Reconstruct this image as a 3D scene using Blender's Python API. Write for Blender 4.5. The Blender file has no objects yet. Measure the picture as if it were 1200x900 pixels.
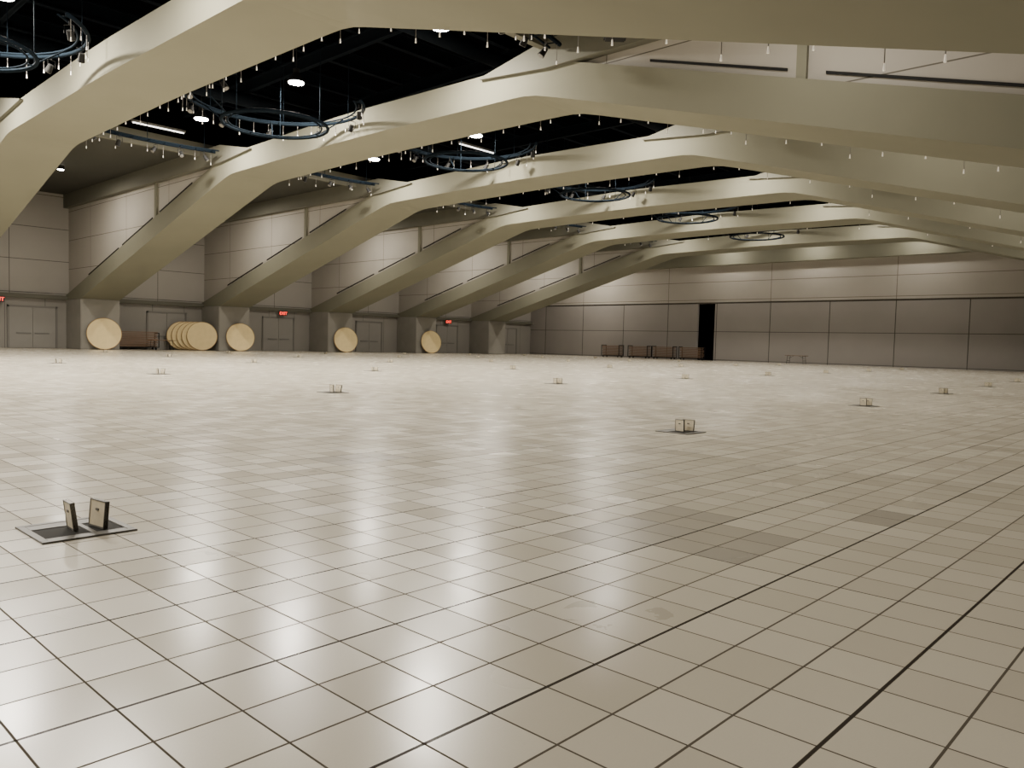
import bpy, bmesh, math, random
from mathutils import Vector, Matrix
random.seed(4)
scene=bpy.context.scene
coll=scene.collection
H=1.15
# ------------------------------------------------ materials
def newmat(name):
    m=bpy.data.materials.new(name); m.use_nodes=True
    nt=m.node_tree; b=nt.nodes['Principled BSDF']
    return m,nt,b
def math_(nt,op,a,b=None):
    n=nt.nodes.new('ShaderNodeMath'); n.operation=op
    for i,v in enumerate((a,b)):
        if v is None: continue
        if isinstance(v,(int,float)): n.inputs[i].default_value=v
        else: nt.links.new(v,n.inputs[i])
    return n.outputs[0]
def mixc(nt,f,a,b,mode='MIX'):
    n=nt.nodes.new('ShaderNodeMix'); n.data_type='RGBA'; n.blend_type=mode
    for s,v in ((n.inputs[0],f),(n.inputs[6],a),(n.inputs[7],b)):
        if isinstance(v,(int,float)): s.default_value=v
        elif isinstance(v,tuple): s.default_value=(*v[:3],1)
        else: nt.links.new(v,s)
    return n.outputs[2]
def noise(nt,vec,scale,detail=3):
    n=nt.nodes.new('ShaderNodeTexNoise'); n.inputs['Scale'].default_value=scale; n.inputs['Detail'].default_value=detail
    nt.links.new(vec,n.inputs['Vector']); return n.outputs['Fac']
def mat(name,col,rough=.6,var=.12,scale=2.0,metal=0,emis=None,es=0,spec=.5):
    m,nt,b=newmat(name)
    tc=nt.nodes.new('ShaderNodeTexCoord')
    nf=noise(nt,tc.outputs['Object'],scale)
    dark=tuple(c*(1-var) for c in col); lite=tuple(min(1,c*(1+var)) for c in col)
    nt.links.new(mixc(nt,nf,dark,lite),b.inputs['Base Color'])
    b.inputs['Roughness'].default_value=rough; b.inputs['Metallic'].default_value=metal
    b.inputs['Specular IOR Level'].default_value=spec
    if emis:
        b.inputs['Emission Color'].default_value=(*emis,1); b.inputs['Emission Strength'].default_value=es
    return m
def linemask(nt,c,s,off,w):
    f=math_(nt,'FRACT',math_(nt,'DIVIDE',math_(nt,'SUBTRACT',c,off),s))
    return math_(nt,'GREATER_THAN',math_(nt,'ABSOLUTE',math_(nt,'SUBTRACT',f,.5)),.5-w/(2*s))
def gridmat(name,col,line,specs,rough=.7,var=.1,scale=.4):
    m,nt,b=newmat(name)
    tc=nt.nodes.new('ShaderNodeTexCoord'); sp=nt.nodes.new('ShaderNodeSeparateXYZ')
    nt.links.new(tc.outputs['Object'],sp.inputs[0])
    mask=None
    for ax,s,off,w in specs:
        k=linemask(nt,sp.outputs[ax],s,off,w)
        mask=k if mask is None else math_(nt,'MAXIMUM',mask,k)
    nf=noise(nt,tc.outputs['Object'],scale,4)
    base=mixc(nt,nf,tuple(c*(1-var) for c in col),tuple(c*(1+var) for c in col))
    nt.links.new(mixc(nt,mask,base,line),b.inputs['Base Color'])
    b.inputs['Roughness'].default_value=rough
    bn=nt.nodes.new('ShaderNodeBump'); bn.inputs['Strength'].default_value=.4; bn.inputs['Distance'].default_value=.02; bn.invert=True
    nt.links.new(mask,bn.inputs['Height']); nt.links.new(bn.outputs[0],b.inputs['Normal'])
    return m
def floormat():
    m,nt,b=newmat('floor_tile')
    tc=nt.nodes.new('ShaderNodeTexCoord'); sp=nt.nodes.new('ShaderNodeSeparateXYZ')
    nt.links.new(tc.outputs['Object'],sp.inputs[0])
    X,Y=sp.outputs[0],sp.outputs[1]; s=.27
    thin=math_(nt,'MAXIMUM',linemask(nt,X,s,.1,.0075),linemask(nt,Y,s,.04,.009))
    thick=math_(nt,'MAXIMUM',linemask(nt,X,s*14,.1,.009),linemask(nt,Y,s*3,.04,.014))
    ix=math_(nt,'FLOOR',math_(nt,'DIVIDE',math_(nt,'SUBTRACT',X,.1),s))
    iy=math_(nt,'FLOOR',math_(nt,'DIVIDE',math_(nt,'SUBTRACT',Y,.04),s))
    cb=nt.nodes.new('ShaderNodeCombineXYZ'); nt.links.new(ix,cb.inputs[0]); nt.links.new(iy,cb.inputs[1])
    wn=nt.nodes.new('ShaderNodeTexWhiteNoise'); nt.links.new(cb.outputs[0],wn.inputs['Vector'])
    col=mixc(nt,wn.outputs['Value'],(.61,.56,.46),(.73,.68,.57))
    cb2=nt.nodes.new('ShaderNodeCombineXYZ')
    nt.links.new(math_(nt,'MULTIPLY',ix,.9),cb2.inputs[0]); nt.links.new(math_(nt,'MULTIPLY',iy,.55),cb2.inputs[1])
    pn=noise(nt,cb2.outputs[0],.35,1)
    patch=math_(nt,'MULTIPLY',math_(nt,'GREATER_THAN',pn,.70),.3)
    col=mixc(nt,patch,col,(.42,.385,.33))
    col=mixc(nt,math_(nt,'MULTIPLY',math_(nt,'GREATER_THAN',wn.outputs['Value'],.98),.35),col,(.38,.35,.31))
    def rng(c,a,bb): return math_(nt,'MULTIPLY',math_(nt,'GREATER_THAN',c,a),math_(nt,'LESS_THAN',c,bb))
    s0=.1; t0=.04
    p1=math_(nt,'MULTIPLY',rng(X,s0+13*s,s0+18*s),rng(Y,t0+9*s,t0+11*s))
    p2=math_(nt,'MULTIPLY',rng(X,s0+14*s,s0+17*s),rng(Y,t0+7*s,t0+9*s))
    p4=math_(nt,'MULTIPLY',rng(X,s0+15*s,s0+18*s),rng(Y,t0+22*s,t0+24*s))
    p5=math_(nt,'MULTIPLY',rng(X,s0+20*s,s0+22*s),rng(Y,t0+6*s,t0+7*s))
    p1=math_(nt,'MULTIPLY',math_(nt,'MAXIMUM',math_(nt,'MAXIMUM',p5,p4),math_(nt,'MAXIMUM',p1,p2)),math_(nt,'ADD',math_(nt,'MULTIPLY',wn.outputs['Value'],.4),.4))
    col=mixc(nt,p1,col,(.29,.265,.235))
    st=noise(nt,tc.outputs['Object'],.22,2)
    col=mixc(nt,math_(nt,'MULTIPLY',st,.15),col,(.40,.35,.28))
    sc=noise(nt,tc.outputs['Object'],5.0,5); reg=noise(nt,tc.outputs['Object'],.8,1)
    sm=math_(nt,'MULTIPLY',math_(nt,'MULTIPLY',math_(nt,'GREATER_THAN',sc,.60),math_(nt,'GREATER_THAN',reg,.66)),.3)
    col=mixc(nt,sm,col,(.26,.22,.17))
    fine=noise(nt,tc.outputs['Object'],140,2)
    col=mixc(nt,math_(nt,'MULTIPLY',fine,.14),col,(.34,.30,.24))
    col=mixc(nt,math_(nt,'MULTIPLY',thin,.93),col,(.07,.058,.045))
    col=mixc(nt,math_(nt,'MULTIPLY',thick,.95),col,(.04,.033,.027))
    nt.links.new(col,b.inputs['Base Color'])
    r=math_(nt,'ADD',math_(nt,'MULTIPLY',noise(nt,tc.outputs['Object'],.9,2),.08),.165)
    r=math_(nt,'ADD',r,math_(nt,'MULTIPLY',wn.outputs['Value'],.07))
    r=math_(nt,'ADD',r,math_(nt,'MULTIPLY',thin,.5))
    nt.links.new(r,b.inputs['Roughness'])
    nt.links.new(math_(nt,'SUBTRACT',.55,math_(nt,'MULTIPLY',thin,.53)),b.inputs['Specular IOR Level'])
    bn=nt.nodes.new('ShaderNodeBump'); bn.inputs['Strength'].default_value=.25; bn.inputs['Distance'].default_value=.004; bn.invert=True
    nt.links.new(thin,bn.inputs['Height']); nt.links.new(bn.outputs[0],b.inputs['Normal'])
    return m
M_floor=floormat()
M_arch=mat('olive_painted_concrete',(.195,.19,.143),.85,.08,.5,spec=.2)
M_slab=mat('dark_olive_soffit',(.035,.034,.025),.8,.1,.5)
M_edge=mat('olive_edge_beam',(.115,.112,.086),.8,.1,.5)
M_col=mat('raw_concrete',(.25,.238,.21),.85,.15,1.2)
M_span=gridmat('spandrel_panel_paint',(.37,.345,.305),(.10,.09,.07),[(1,6.2,8.6,.035),(2,2.05,7.75,.035)])
M_black=mat('void_black',(.0015,.0015,.002),1,spec=0)
M_steel=mat('dark_blue_steel',(.004,.006,.009),.9,spec=.05)
M_rig=mat('rig_blue_grey_steel',(.006,.010,.015),.9,spec=.04)
M_dark=mat('black_metal',(.012,.012,.012),.7,spec=.2)
M_wlow=gridmat('lower_wall_paint',(.25,.235,.21),(.07,.06,.055),[(0,2.5,.7,.03)])
M_wup=gridmat('upper_wall_panel',(.33,.31,.28),(.07,.06,.055),[(2,2.3,3.9,.04),(0,5.05,16,.04)])
M_blow=gridmat('partition_fabric',(.29,.268,.25),(.05,.045,.04),[(1,5.5,38.1,.07),(2,2.75,.1,.05)])
M_bup=gridmat('back_upper_panel',(.40,.37,.325),(.15,.13,.105),[(1,11,32.6,.05),(2,1.75,5.95,.05)])
M_gap=mat('gap_shadow_grey',(.09,.08,.07),.9)
M_door=mat('door_grey',(.25,.237,.215),.55,.05)
M_jamb=mat('door_frame_grey',(.17,.16,.145),.5,.05)
M_ply=mat('plywood_top',(.74,.58,.29),.5,.12,3)
M_plyedge=mat('table_edge_brown',(.30,.18,.08),.5)
M_brown=mat('stacked_board_brown',(.19,.115,.07),.6,.25,4)
M_metal=mat('dull_steel',(.15,.145,.135),.5,.15,12)
M_brass=mat('worn_beige_lid',(.82,.74,.57),.5,.2,18)
M_pit=mat('pit_shade_black',(.010,.009,.008),.9)
M_cord=mat('pendant_cord',(.16,.15,.14),.6)
M_bulb=mat('pendant_bulb',(.85,.82,.75),.4,emis=(1,.88,.7),es=.4)
M_lens=mat('lamp_lens',(1,1,1),.4,emis=(1,.95,.85),es=60)
M_strip=mat('strip_tube',(1,1,1),.4,emis=(1,.97,.9),es=4)
M_red=mat('exit_red',(.8,.03,.02),.4,emis=(1,.05,.03),es=4)
M_signbody=mat('exit_sign_body',(.04,.03,.03),.4)
# ------------------------------------------------ mesh helpers
def finish(bm,name,mats,smooth=False):
    bmesh.ops.recalc_face_normals(bm,faces=bm.faces)
    me=bpy.data.meshes.new(name); bm.to_mesh(me); bm.free()
    if not isinstance(mats,(list,tuple)): mats=[mats]
    for m in mats: me.materials.append(m)
    if smooth:
        for p in me.polygons: p.use_smooth=True
    return me
def addbox(bm,lo,hi,mi=0,bev=0):
    c=[(a+b)/2 for a,b in zip(lo,hi)]; s=[abs(b-a) for a,b in zip(lo,hi)]
    r=bmesh.ops.create_cube(bm,size=1,matrix=Matrix.Translation(c)@Matrix.Diagonal((*s,1)))
    vs=r['verts']
    for f in {f for v in vs for f in v.link_faces}: f.material_index=mi
    if bev:
        bmesh.ops.bevel(bm,geom=list({e for v in vs for e in v.link_edges}),offset=bev,segments=2,affect='EDGES')
def addcyl(bm,p0,p1,r,seg=12,mi=0,r2=None):
    p0=Vector(p0);p1=Vector(p1); d=p1-p0
    q=d.to_track_quat('Z','Y').to_matrix().to_4x4()
    res=bmesh.ops.create_cone(bm,cap_ends=True,segments=seg,radius1=r,radius2=r if r2 is None else r2,depth=d.length,matrix=Matrix.Translation((p0+p1)/2)@q)
    for f in {f for v in res['verts'] for f in v.link_faces}: f.material_index=mi
def addtube(bm,pts,r,seg=8,closed=False,mi=0):
    pts=[Vector(p) for p in pts]; n=len(pts); rings=[]
    for i,p in enumerate(pts):
        a=pts[(i-1)%n] if (closed or i>0) else p
        b=pts[(i+1)%n] if (closed or i<n-1) else p
        t=(b-a).normalized()
        up=Vector((0,0,1)) if abs(t.z)<.95 else Vector((1,0,0))
        s=t.cross(up).normalized(); u=s.cross(t)
        rings.append([bm.verts.new(p+r*(math.cos(k*2*math.pi/seg)*s+math.sin(k*2*math.pi/seg)*u)) for k in range(seg)])
    m=n if closed else n-1
    for i in range(m):
        A=rings[i];B=rings[(i+1)%n]
        for k in range(seg):
            f=bm.faces.new((A[k],A[(k+1)%seg],B[(k+1)%seg],B[k])); f.material_index=mi
    if not closed:
        bm.faces.new(rings[0]); bm.faces.new(rings[-1])
def obj(name,me,loc=(0,0,0),rot=(0,0,0),parent=None,label=None,cat=None,group=None,kind=None):
    o=bpy.data.objects.new(name,me); coll.objects.link(o)
    o.location=loc; o.rotation_euler=rot
    if parent: o.parent=parent
    if label:o['label']=label
    if cat:o['category']=cat
    if group:o['group']=group
    if kind:o['kind']=kind
    return o
def boxes(name,lst,mats,bev=0):
    bm=bmesh.new()
    for b in lst: addbox(bm,b[0],b[1],b[2] if len(b)>2 else 0,bev)
    return finish(bm,name,mats)
# ------------------------------------------------ room shell
XB=70.0; YL=62.5; YR=-6.5; X0=-12.0; ZC=11.0; ZV=15.0
def struct(name,lst,mats,lab,cat='wall'):
    return obj(name,boxes(name,lst,mats),label=lab,cat=cat,kind='structure')
struct('floor',[((X0,YR,-.3),(XB,YL,0))],M_floor,'glossy cream square floor tiles with dark grout lines','floor')
struct('wall_left',[((X0,YL,0),(XB+.4,YL+.4,3.6)),((X0,YL,3.6),(XB+.4,YL+.4,ZC+.4),1)],[M_wlow,M_wup],'grey panelled side wall behind the arch columns')
oy0,oy1=38.3,40.2
struct('wall_back',[((XB,YR,0),(XB+.3,oy0,5.58)),((XB,oy1,0),(XB+.3,YL,5.58)),((XB+.06,YR,5.58),(XB+.3,YL,5.75),3),((XB-.04,YR,5.72),(XB+.3,YL,ZC),1),
      ((XB+4,oy0-2,0),(XB+4.2,oy1+2,5.6),2),((XB+.3,oy0-2.0,0),(XB+4.2,oy0-1.8,5.6),2),((XB+.3,oy1+1.8,0),(XB+4.2,oy1+2,5.6),2),((XB+.3,oy0-2,5.6),(XB+4.2,oy1+2,5.8),2),((XB+.3,oy0-2,-.1),(XB+4.2,oy1+2,-.02),2)],
      [M_blow,M_bup,M_black,M_gap],'taupe movable partition wall below lighter upper panels')
struct('wall_right',[((X0,YR-.4,0),(XB+.4,YR,ZC+.4))],M_wlow,'grey panelled side wall')
struct('wall_rear',[((X0-.4,YR,0),(X0,YL,ZV))],M_wup,'grey panelled end wall')
OY0,OY1=17.0,41.5
struct('ceiling',[((X0,OY1,ZC),(XB+.4,YL+.4,ZC+.4)),((X0,YR-.4,ZC),(XB+.4,OY0,ZC+.4)),
     ((X0,OY1,ZC+.4),(XB+.4,OY1+.2,ZV),1),((X0,OY0-.2,ZC+.4),(XB+.4,OY0,ZV),1),((X0,OY0-.2,ZV),(XB+.4,OY1+.2,ZV+.2),1),((XB+.2,OY0,ZC-.1),(XB+.4,OY1,ZV),1)],
     [M_slab,M_black],'dark olive ceiling soffits around a black open ceiling void','ceiling')
struct('trim_1',[((X0,OY1-.25,ZC-.3),(XB-.7,OY1,ZC+.4))],M_edge,'olive edge beam along the ceiling void','trim')
struct('trim_2',[((X0,OY0,ZC-.3),(XB-.7,OY0+.25,ZC+.4))],M_edge,'olive edge beam along the ceiling void','trim')
struct('trim_3',[((X0,YL-.35,3.5),(XB,YL,3.78))],M_edge,'projecting ledge along the side wall','trim')
struct('trim_4',[((XB-.65,YR,9.25),(XB-.04,YL,ZC))],M_arch,'olive beam along the top of the far wall','trim')
# ------------------------------------------------ arches
YC=28.0; HW=1.3; ZS=10.05
def smin(z,m,k): return -math.log(math.exp(-k*(z-m))+1)/k+m
def zb(Y):
    u=abs(Y-YC)
    if u>31.5: return 3.55
    return smin(3.55+.275*(31.5-u),9.4,16)+.012*max(0,10-u)
def zt(Y):
    u=abs(Y-YC); return smin(3.82+.278*(34.5-u),10.42,14)+.02*max(0,10-u)
def frange(a,b,s):
    n=int(round((b-a)/s)); return [a+(b-a)*i/n for i in range(n+1)]
us=[34.5,31.5]+frange(31.5,8.5,-.5)[1:]+[8.0,7.5,7.0,5,3,1]
ys=[YC-u for u in us]+[YC+u for u in reversed(us)]
def profile(bm,lo,hi,x0,x1,ylist,mi=0):
    L=[];
    for y in ylist:
        L.append([bm.verts.new((x0,y,lo(y))),bm.verts.new((x1,y,lo(y))),bm.verts.new((x1,y,hi(y))),bm.verts.new((x0,y,hi(y)))])
    for a,b in zip(L,L[1:]):
        for k in range(4):
            f=bm.faces.new((a[k],a[(k+1)%4],b[(k+1)%4],b[k])); f.material_index=mi
    bm.faces.new(L[0]); bm.faces.new(L[-1])
bm=bmesh.new(); profile(bm,zb,zt,-HW,HW,ys); me_rib=finish(bm,'rib',M_arch)
spans=[];revs=[];pil=[]
for sgn in (1,-1):
    ul=frange(34.5,12.1,-.7)
    bm=bmesh.new(); profile(bm,lambda y:zt(y)-.02,lambda y:ZS+.05,-HW+.2,HW-.2,[YC+sgn*u for u in ul]); spans.append(finish(bm,'spandrel_panel',M_span))
    for (ua,ub) in ((30.5,25.2),(24.6,20),(19,14.8)):
        bm=bmesh.new(); n=[ua+(ub-ua)*i/6 for i in range(7)]
        profile(bm,lambda y:zt(y)+.2,lambda y:zt(y)+.27,-HW+.16,-HW+.21,[YC+sgn*u for u in n])
        revs.append(finish(bm,'reveal_strip',M_dark))
    for u in (19.4,):
        y=YC+sgn*u; pil.append(boxes('pilaster',[((-HW+.08,y-.13,zt(y)-.1),(HW-.08,y+.13,ZS+.04))],M_arch))
    bm=bmesh.new()
    profile(bm,lambda y:ZS if abs(y-YC)>9 else ZS+.25,lambda y:(ZC-.01 if abs(y-YC)>13.4 else ZC-.05 if abs(y-YC)>11 else ZC-.05-.2*(11-abs(y-YC))),-HW-.15,HW+.15,[YC+sgn*u for u in (34.5,20,13.5,13.3,11,8)])
    pil.append(finish(bm,'ceiling_edge_beam',M_edge))
cols=[boxes('column',[((-HW,YC+31.5,0),(HW,YC+34.5,3.55))],M_col,.04),boxes('column',[((-HW,YC-34.5,0),(HW,YC-31.5,3.55))],M_col,.04)]
AX=[11.05]+[10.75+10.1*k for k in range(1,6)]
for i,x in enumerate(AX):
    e=obj('arch_girder',None,(x,0,0),label='olive painted concrete arch spanning the hall on concrete columns',cat='arch',group='concrete arches')
    obj('rib',me_rib,parent=e)
    for m in cols: obj('column',m,parent=e,label='bare grey concrete column')
    for m in spans: obj('spandrel_panel',m,parent=e,label='beige jointed infill panel')
    for m in revs: obj('reveal_strip',m,parent=e,label='thin dark reveal line')
    for m in pil: obj(m.name.split('.')[0],m,parent=e)
# ------------------------------------------------ ceiling void steel
me=boxes('roof_beam',[((X0+.1,-.12,13.3),(XB+.1,.12,13.36)),((X0+.1,-.12,13.9),(XB+.1,.12,13.96)),((X0+.1,-.03,13.3),(XB+.1,.03,13.96))],M_steel)
for y in (19.5,23,26.5,30,33.5,37,40): obj('roof_beam',me,(0,y,0),label='dark blue steel roof beam in the ceiling void',cat='beam',group='long roof beams')
me=boxes('cross_beam',[((-.1,OY0+.02,12.6),(.1,OY1-.02,12.66)),((-.1,OY0+.02,13.1),(.1,OY1-.02,13.16)),((-.03,OY0+.02,12.6),(.03,OY1-.02,13.16))],M_steel)
for k in range(12):
    obj('cross_beam',me,(8.6+5.05*k,0,0),label='dark steel cross beam in the ceiling void',cat='beam',group='cross roof beams')
bm=bmesh.new(); addcyl(bm,(X0+.1,0,12.2),(XB+.1,0,12.2),.3,20); me=finish(bm,'air_duct',M_steel,True)
for y in (22,34.8): obj('air_duct',me,(0,y,0),label='long round dark ventilation duct',cat='duct',group='ventilation ducts')
bays=[5.8,15.9]+[5.7+10.1*k for k in range(2,7)]
# ------------------------------------------------ rings and tracks
def circ(r,z,n=48,a0=0,a1=2*math.pi,cl=True):
    return [(r*math.cos(a0+(a1-a0)*i/(n if cl else n-1)),r*math.sin(a0+(a1-a0)*i/(n if cl else n-1)),z) for i in range(n)]
bm=bmesh.new(); addtube(bm,circ(1.95,0),.06,8,True); addtube(bm,circ(1.72,.0),.03,8,True)
for i in range(8):
    a=i*math.pi/4; addcyl(bm,(1.72*math.cos(a),1.72*math.sin(a),0),(1.95*math.cos(a),1.95*math.sin(a),0),.02,6)
me_inner=finish(bm,'inner_ring',M_rig,True)
bm=bmesh.new(); addtube(bm,circ(3.3,.9,48,-.9,math.pi+.6,False),.065,8,False); addtube(bm,circ(3.02,.9,48,-.9,math.pi+.6,False),.03,8,False)
for i in range(8):
    a=-.85+i*.62; addcyl(bm,(3.02*math.cos(a),3.02*math.sin(a),.9),(3.3*math.cos(a),3.3*math.sin(a),.9),.02,6)
for a in (0,1.1,2.1,3.1):
    addcyl(bm,(1.95*math.cos(a),1.95*math.sin(a),0.05),(3.05*math.cos(a),3.05*math.sin(a),.88),.025,6)
me_outer=finish(bm,'outer_ring',M_rig,True)
def rodm(L,r=.015):
    bm=bmesh.new(); addcyl(bm,(0,0,0),(0,0,L),r,6); return finish(bm,'hanging_rod',M_rig)
rod33=rodm(3.3); rod24=rodm(2.4); rod05=rodm(.5); rod21=rodm(2.1)
def ringz(x): return 9.25 if x<20 else 9.7
for x in bays:
    if x>60: continue
    e=obj('lighting_ring',None,(x,27.5,ringz(x)),label='dark circular lighting truss hung from the ceiling void',cat='lighting truss',group='ring trusses')
    obj('inner_ring',me_inner,parent=e); obj('outer_ring',me_outer,parent=e)
    for i in range(4):
        a=i*.95
        obj('hanging_rod',rod33,(1.95*math.cos(a),1.95*math.sin(a),0),parent=e)
        obj('hanging_rod',rod24,(3.3*math.cos(a),3.3*math.sin(a),.9),parent=e)
for sgn in (1,-1):
    bm=bmesh.new()
    for r in (11.8,11.4):
        h=math.asin(3.2/r); c=math.pi/2*sgn
        addtube(bm,circ(r,0,20,c-h,c+h,False),.07 if r>11.5 else .035,8)
    half=math.asin(3.15/11.8)
    for i in range(9):
        a=math.pi/2*sgn-half*.95+half*1.9*i/8
        addcyl(bm,(11.4*math.cos(a),11.4*math.sin(a),0),(11.8*math.cos(a),11.8*math.sin(a),0),.02,6)
    me=finish(bm,'track_rail',M_rig)
    for x in bays:
        if x<63:
            e=obj('curved_track',None,(x,27.5,10.5),label='curved dark steel lighting track between arches',cat='lighting track',group='curved tracks')
            obj('track_rail',me,parent=e)
            for q in (-.85,0,.85):
                a=math.pi/2*sgn+half*q
                obj('hanging_rod',rod21 if sgn>0 else rod05,(11.8*math.cos(a),11.8*math.sin(a),0),parent=e)
# ------------------------------------------------ stage spotlights
bm=bmesh.new(); addcyl(bm,(0,0,-.28),(0,0,-.02),.11,16,0,.08); addcyl(bm,(0,0,-.295),(0,0,-.28),.09,16,1); me_can=finish(bm,'lamp_housing',[M_dark,M_metal],False)
bm=bmesh.new(); addtube(bm,[(-.14,0,-.14),(-.14,0,.09),(.14,0,.09),(.14,0,-.14)],.013,6); addcyl(bm,(0,0,.08),(0,0,.22),.016,6); me_yoke=finish(bm,'yoke',M_dark)
spots=[]
for bi,x in enumerate(bays[:6]):
    nn=8 if bi<4 else 4
    for i in range(nn):
        a=-.8+i*4.4/(nn-1)
        spots.append((x+3.16*math.cos(a),27.5+3.16*math.sin(a),ringz(x)+.9-.26,a))
    for sgn in (1,-1):
        for dx in (-2.7,-1.4,0.3,1.5,2.6):
            yy=27.5+sgn*math.sqrt(11.6**2-dx*dx); spots.append((x+dx,yy,10.25,sgn*1.5+dx))
for i,(x,y,z,a) in enumerate(spots):
    e=obj('stage_spotlight',None,(x,y,z),(0,0,a),label='small black stage spotlight clamped to a lighting track',cat='spotlight',group='stage spotlights')
    o=obj('lamp_housing',me_can,(0,0,-.04),(.6,0,0),parent=e); obj('yoke',me_yoke,parent=e)
bm=bmesh.new(); addbox(bm,(-.3,-.22,-.25),(.3,.22,.2),0,.04); addbox(bm,(-.26,-.235,-.2),(.26,-.215,.15),0); me=finish(bm,'speaker_body',M_dark)
bm=bmesh.new(); addcyl(bm,(0,0,.18),(0,0,1.25),.02,6); addbox(bm,(-.32,-.03,.1),(.32,.03,.26)); me2=finish(bm,'bracket',M_dark)
e=obj('hanging_speaker',None,(17.7,13.0,9.75),(0,0,-.8),label='black box loudspeaker hanging from the ceiling soffit',cat='speaker'); obj('speaker_body',me,(0,0,0),(-.3,0,0),parent=e); obj('bracket',me2,parent=e)
# ------------------------------------------------ high-bay lamps
bm=bmesh.new(); addcyl(bm,(0,0,.02),(0,0,.35),.34,24,0,.16); addcyl(bm,(0,0,.35),(0,0,.55),.12,12,0); addcyl(bm,(0,0,.55),(0,0,2.0),.02,6,0); me_h=finish(bm,'lamp_housing',M_dark)
bm=bmesh.new(); addcyl(bm,(0,0,-.02),(0,0,.03),.30,24,0); me_l=finish(bm,'lamp_lens',M_lens)
def mklight(n,e,size=.6):
    l=bpy.data.lights.new(n,'AREA'); l.shape='DISK'; l.size=size; l.energy=e; l.color=(1,.92,.79); return l
EN=[1900,1700,1300,1000,780,620,460,160]
for xi,x in enumerate([-3.6]+[b+1.3 for b in bays]):
    li=mklight('high_bay_lamp',EN[xi])
    for y in (19.6,28.2,36.4):
        e=obj('high_bay_light',None,(x,y,11.3),label='bright round high-bay lamp hanging in the ceiling void',cat='ceiling lamp',group='high-bay lamps')
        obj('lamp_housing',me_h,parent=e); obj('lamp_lens',me_l,parent=e,label='glowing white lens')
        l=bpy.data.objects.new('high_bay_lamp',li); coll.objects.link(l); l.parent=e; l.location=(0,0,-.06)
bm=bmesh.new(); addbox(bm,(-1.3,-.09,0),(1.3,.09,.1),0); me=finish(bm,'housing',M_metal)
bm=bmesh.new(); addcyl(bm,(-1.25,0,-.02),(1.25,0,-.02),.035,8); mt=finish(bm,'fluorescent_tube',M_strip)
for p in ((16.7,39.9,11.4),(29.5,30.5,11.5),(38,33,11.4),(48,36,11.4)):
    e=obj('strip_light',None,p,label='white fluorescent strip light in the ceiling void',cat='strip light',group='strip lights'); obj('housing',me,parent=e); obj('fluorescent_tube',mt,parent=e)
bm=bmesh.new(); addcyl(bm,(0,0,.02),(0,0,.22),.2,20); me_h2=finish(bm,'lamp_housing',M_dark)
bm=bmesh.new(); addcyl(bm,(0,0,-.01),(0,0,.03),.17,20); me_l2=finish(bm,'lamp_lens',M_lens)
ls=mklight('soffit_fill_lamp',330,.35); ls2=mklight('soffit_fill_lamp',650,.35); ls3=mklight('soffit_fill_lamp',560,.35)
for x in [-4]+bays:  # added fill lamps under the soffits, brightening the hall sides and spandrels
    for y in (7.5,52.0):
        if 0<x<8 and y<10: continue
        if x>60 and y<10: continue
        if x<0 and y>10: continue
        e=obj('soffit_fill',None,(x+.1,y,ZC-.22),label='added round fill lamp under the ceiling soffit',cat='ceiling lamp',group='added soffit fill lamps')
        obj('lamp_housing',me_h2,parent=e); obj('lamp_lens',me_l2,parent=e)
        l=bpy.data.objects.new('soffit_fill_lamp',ls2 if (x>60 or x<0) else ls3 if y>10 else ls); coll.objects.link(l); l.parent=e; l.location=(0,0,-.04)
# ------------------------------------------------ pendants
def pend(L):
    bm=bmesh.new(); addcyl(bm,(0,0,0),(0,0,-L),.009,5,0); addcyl(bm,(0,0,-L-.11),(0,0,-L),.021,8,1,.012); return finish(bm,'pendant_light',[M_cord,M_bulb])
PM=[pend(.33),pend(.5),pend(.25)]
cnt=0
def addp(x,y,z):
    global cnt
    if cnt>=299: return
    obj('pendant_light',PM[cnt%3],(x,y,z),label='small white bulb on a thin hanging cord',cat='pendant light',group='hanging bulb cords'); cnt+=1
for ai,x in enumerate(AX[:5]):
    n=(38,36,24,16,10)[ai]; y0,y1=(3.5,37)
    for i in range(n):
        y=y0+(y1-y0)*i/(n-1)+random.uniform(-.3,.3); addp(x+HW+.06,y,zb(y)+.3)
for bi,x in enumerate(bays[:5]):
    n=(26,26,18,12,8)[bi]
    for i in range(n):
        a=-.85+i*4.5/(n-1); addp(x+3.3*math.cos(a),27.5+3.3*math.sin(a),ringz(x)+.83)
    for sgn in (1,-1):
        m=(9,9,6,4,3)[bi]
        for i in range(m):
            dx=-3.0+6.0*i/(m-1); addp(x+dx,27.5+sgn*math.sqrt(11.8**2-dx*dx),10.43)
bm=bmesh.new(); addtube(bm,[(HW+.06,3+i*.8,zb(3+i*.8)+.3) for i in range(43)],.02,6); me=finish(bm,'conduit',M_arch)
for x in AX: obj('conduit',me,(x,0,0),label='thin painted conduit along the arch side',cat='conduit',group='arch conduits')
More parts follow.
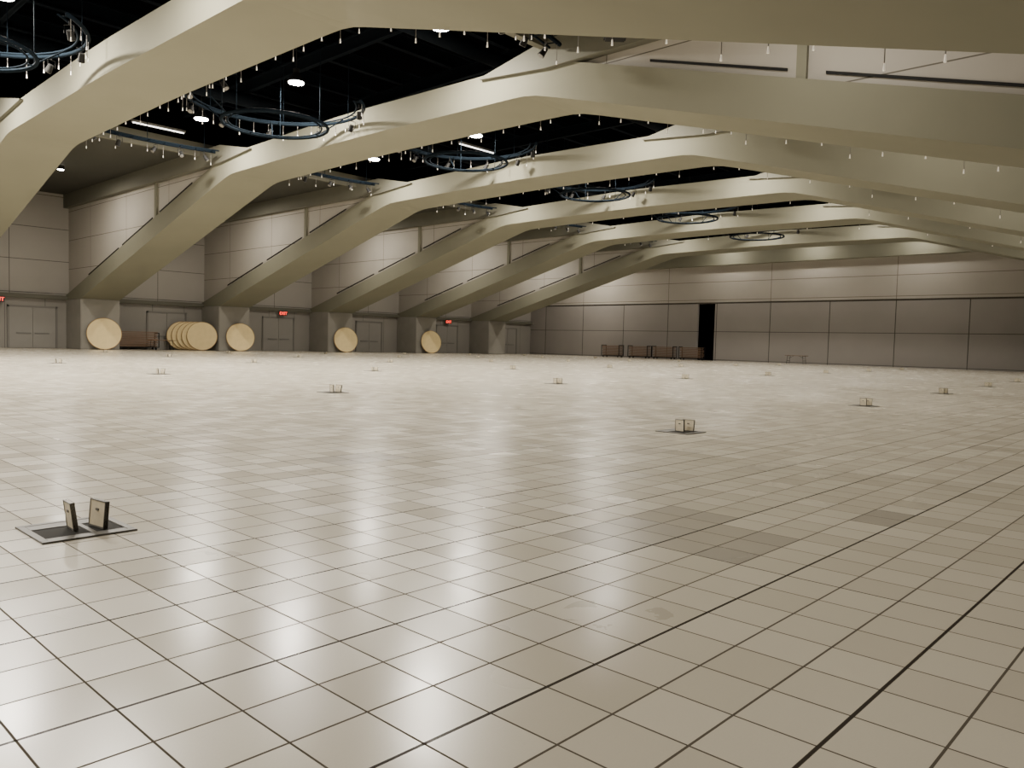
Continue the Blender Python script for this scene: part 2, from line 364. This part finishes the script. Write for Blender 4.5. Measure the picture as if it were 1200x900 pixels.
# ------------------------------------------------ doors, exit signs
def door(n,x,w=2.9,h=2.85):
    e=obj('door_%d'%n,None,(x,YL,0),label='grey double service door in the side wall',cat='door',kind='structure')
    obj('door_frame',boxes('door_frame',[((-w/2-.12,-.1,0),(-w/2,.0,h+.12)),((w/2,-.1,0),(w/2+.12,0,h+.12)),((-w/2-.12,-.1,h),(w/2+.12,0,h+.12))],M_jamb),parent=e)
    for s in (0,1):
        a=-w/2+.01 if s==0 else .01
        obj('door_leaf',boxes('door_leaf',[((a,-.07,.02),(a+w/2-.02,-.01,h-.01))],M_door,.005),parent=e)
        hx=-.12 if s==0 else .12
        obj('push_bar',boxes('push_bar',[((hx-(.9 if s==0 else 0),-.13,1.0),(hx+(.9 if s else 0),-.07,1.08))],M_metal),parent=e)
for n,x in enumerate([17.4,26.8,36.6,46.4,56.6,66.0]): door(n+1,x)
for x in (15.2,36.8,56.4):
    e=obj('exit_sign',None,(x,YL-.45,3.12),label='red illuminated EXIT sign above a door',cat='exit sign',group='exit signs')
    obj('sign_body',boxes('sign_body',[((-.36,-.05,-.02),(.36,.05,.42)),((-.03,.04,.15),(.03,.12,.25))],M_signbody,.01),parent=e)
    tcu=bpy.data.curves.new('lettering','FONT'); tcu.body='EXIT'; tcu.size=.36; tcu.align_x='CENTER'; tcu.extrude=.006; tcu.materials.append(M_red)
    t=bpy.data.objects.new('tmp',tcu); coll.objects.link(t); bpy.context.view_layer.update()
    mm=bpy.data.meshes.new_from_object(t.evaluated_get(bpy.context.evaluated_depsgraph_get())); bpy.data.objects.remove(t)
    if not mm.materials: mm.materials.append(M_red)
    obj('lettering',mm,(0,-.06,.07),(math.pi/2,0,0),parent=e,label='glowing red letters EXIT')
# ------------------------------------------------ floor boxes
me_fr=boxes('frame',[((-.25,-.25,0),(.25,-.21,.01)),((-.25,.21,0),(.25,.25,.01)),((-.25,-.21,0),(-.21,.21,.01)),((.21,-.21,0),(.25,.21,.01)),((-.21,.10,0),(.21,.21,.008)),((-.21,-.21,0),(.21,-.16,.008)),((.03,-.16,0),(.06,.10,.008))],M_metal,.002)
me_pt=boxes('pit_shade',[((-.21,-.21,0.001),(.21,.21,.004))],M_pit)  # flat plate above the floor, its black stands for shade inside the box
def lidmesh(w,h):
    return boxes('lid',[((-.010,-w/2,0),(.010,w/2,h),0),((-.013,-w/2,0),(.013,-w/2+.006,h),1),((-.013,w/2-.006,0),(.013,w/2,h),1),((-.013,-w/2,h-.006),(.013,w/2,h),1),((-.013,-w/2,0),(.013,w/2,.01),1),((-.015,-.015,h*.62),(.015,.015,h*.7),1)],[M_brass,M_metal])
L1=lidmesh(.14,.165);L2=lidmesh(.17,.16)
for i in range(8):
    for j in range(7):
        x=1.6+8.0*i+(.15*i if j else 0); y=4.95+8.9*j+.065*(x-1.6)
        if i==1 and j==0: x-=.15; y+=.15
        fw=.731*x+.682*y; la=.682*x-.731*y
        if y>58 or x>66 or fw<3 or abs(la/fw)>.66: continue
        e=obj('floor_box',None,(x,y,0),label='open steel floor utility box with two raised lids',cat='floor box',group='floor utility boxes')
        obj('frame',me_fr,parent=e); obj('pit_shade',me_pt,parent=e,label='flat plate with the shade of a recess as its colour')
        s=random.uniform(-.2,.2)
        obj('lid',L1,(-.02,.0,.008),(0,-.1+s*.3,-.05),parent=e); obj('lid',L2,(.10,-.05,.008),(0,.12+s*.4,.15),parent=e)
# ------------------------------------------------ round tables
R=1.12
bm=bmesh.new(); addcyl(bm,(0,-.02,R),(0,.02,R),R-.02,64); me_top=finish(bm,'table_top',M_ply)
bm=bmesh.new(); addtube(bm,[((R-.012)*math.cos(a*math.pi/32),0,R+(R-.012)*math.sin(a*math.pi/32)) for a in range(64)],.027,8,True); me_rim=finish(bm,'edge_band',M_plyedge,True)
bm=bmesh.new(); s=.4
addtube(bm,[(s,.05,R-.6),(s*.9,.06,R+.1),(-s*.9,.06,R+.1),(-s,.05,R-.6)],.018,6)
me_lg=finish(bm,'folded_leg',M_dark)
def rtable(x,y,yaw,tilt):
    e=obj('round_table',None,(x,y,0.02),(tilt,0,yaw),label='round plywood folding table top standing on its edge',cat='table',group='round folding tables')
    obj('table_top',me_top,parent=e); obj('edge_band',me_rim,parent=e,label='brown edge band'); obj('folded_leg',me_lg,parent=e)
for x in (20.9,31.2,41.3,51.4): rtable(x,58.9,math.radians(-12),math.radians(-8))
for i in range(5): rtable(27.5+.25*i,61.3-.33*i,math.radians(-24),math.radians(-7))
# ------------------------------------------------ carts of stacked boards
def cartmeshes(nb,L,frame,board,st):
    b=[((-.4,-L/2,.16),(.4,L/2,.22))]
    fr=[((-.4,sy*L/2-.03,.16),(-.34,sy*L/2+.03,1.3)) for sy in (1,-1)]+[((.34,sy*L/2-.03,.16),(.4,sy*L/2+.03,1.3)) for sy in (1,-1)]+[((-.4,sy*L/2-.02,1.24),(.4,sy*L/2+.02,1.3)) for sy in (1,-1)]
    f=boxes('cart_frame',b+fr,frame,.004)
    bm=bmesh.new()
    for sx in (-.3,.3):
        for sy in (-1,1): addcyl(bm,(sx-.03,sy*(L/2-.2),.08),(sx+.03,sy*(L/2-.2),.08),.08,14)
    w=finish(bm,'caster',M_dark)
    bs=boxes('stacked_boards',[((-.36+random.uniform(-.03,.03),-L/2+.06+random.uniform(0,.1),.24+i*st),(.36,L/2-.06+random.uniform(-.12,0),.24+i*st+.08)) for i in range(nb)],board,.006)
    return f,w,bs
A=cartmeshes(8,2.4,M_dark,M_brown,.13); B=cartmeshes(9,3.0,M_dark,M_brown,.13)
for k,(y,m) in enumerate(((49.3,A),(46.0,A),(42.9,A),(39.9,A))):
    e=obj('table_cart',None,(68.4+.2*(k%2),y,0),(0,0,.05*(k-1.5)),label='wheeled cart stacked with brown folding tables',cat='cart',group='carts by the partition wall')
    obj('cart_frame',m[0],parent=e); obj('caster',m[1],parent=e); obj('stacked_boards',m[2],parent=e)
e=obj('table_cart',None,(24.0,61.2,0),(0,0,math.pi/2),label='dark wheeled rack loaded with brown boards',cat='cart')
obj('cart_frame',B[0],parent=e); obj('caster',B[1],parent=e); obj('stacked_boards',B[2],parent=e)
mt=boxes('table_top',[((-.9,-.38,.72),(.9,.38,.76))],M_brown,.006)
def legm(s):
    bm=bmesh.new(); addtube(bm,[(s*.75,-.3,0.02),(s*.68,-.3,.71),(s*.68,.3,.71),(s*.75,.3,0.02)],.018,6); addcyl(bm,(s*.72,-.3,.3),(s*.72,.3,.3),.014,6); addcyl(bm,(s*.7,0,.5),(s*.25,0,.71),.012,6)
    return finish(bm,'folding_leg',M_dark)
l1,l2=legm(1),legm(-1)
for p,r,lab in (((25.2,59.6,0),0,'low folding table beside the leaning round tables'),((67.8,29.0,0),math.pi/2,'folding table standing by the partition wall')):
    e=obj('folding_table',None,p,(0,0,r),label=lab,cat='table'); obj('table_top',mt,parent=e); obj('folding_leg',l1,parent=e); obj('folding_leg',l2,parent=e)
# ------------------------------------------------ world + camera
w=bpy.data.worlds.new('World'); scene.world=w; w.use_nodes=True
w.node_tree.nodes['Background'].inputs[0].default_value=(1,.9,.75,1); w.node_tree.nodes['Background'].inputs[1].default_value=.03
cam=bpy.data.cameras.new('Camera'); co=bpy.data.objects.new('Camera',cam); coll.objects.link(co)
cam.sensor_width=36; cam.lens=920/1200*36; cam.clip_end=300
yaw=math.radians(43); p=math.radians(2.93); a=math.radians(1.46)
f=Vector((math.cos(yaw)*math.cos(p),math.sin(yaw)*math.cos(p),-math.sin(p)))
r=Vector((math.sin(yaw),-math.cos(yaw),0)); u=r.cross(f)
r2=math.cos(a)*r+math.sin(a)*u; u2=r2.cross(f)
co.matrix_world=Matrix.Translation((0,0,H))@Matrix((r2,u2,-f)).transposed().to_4x4()
scene.camera=co
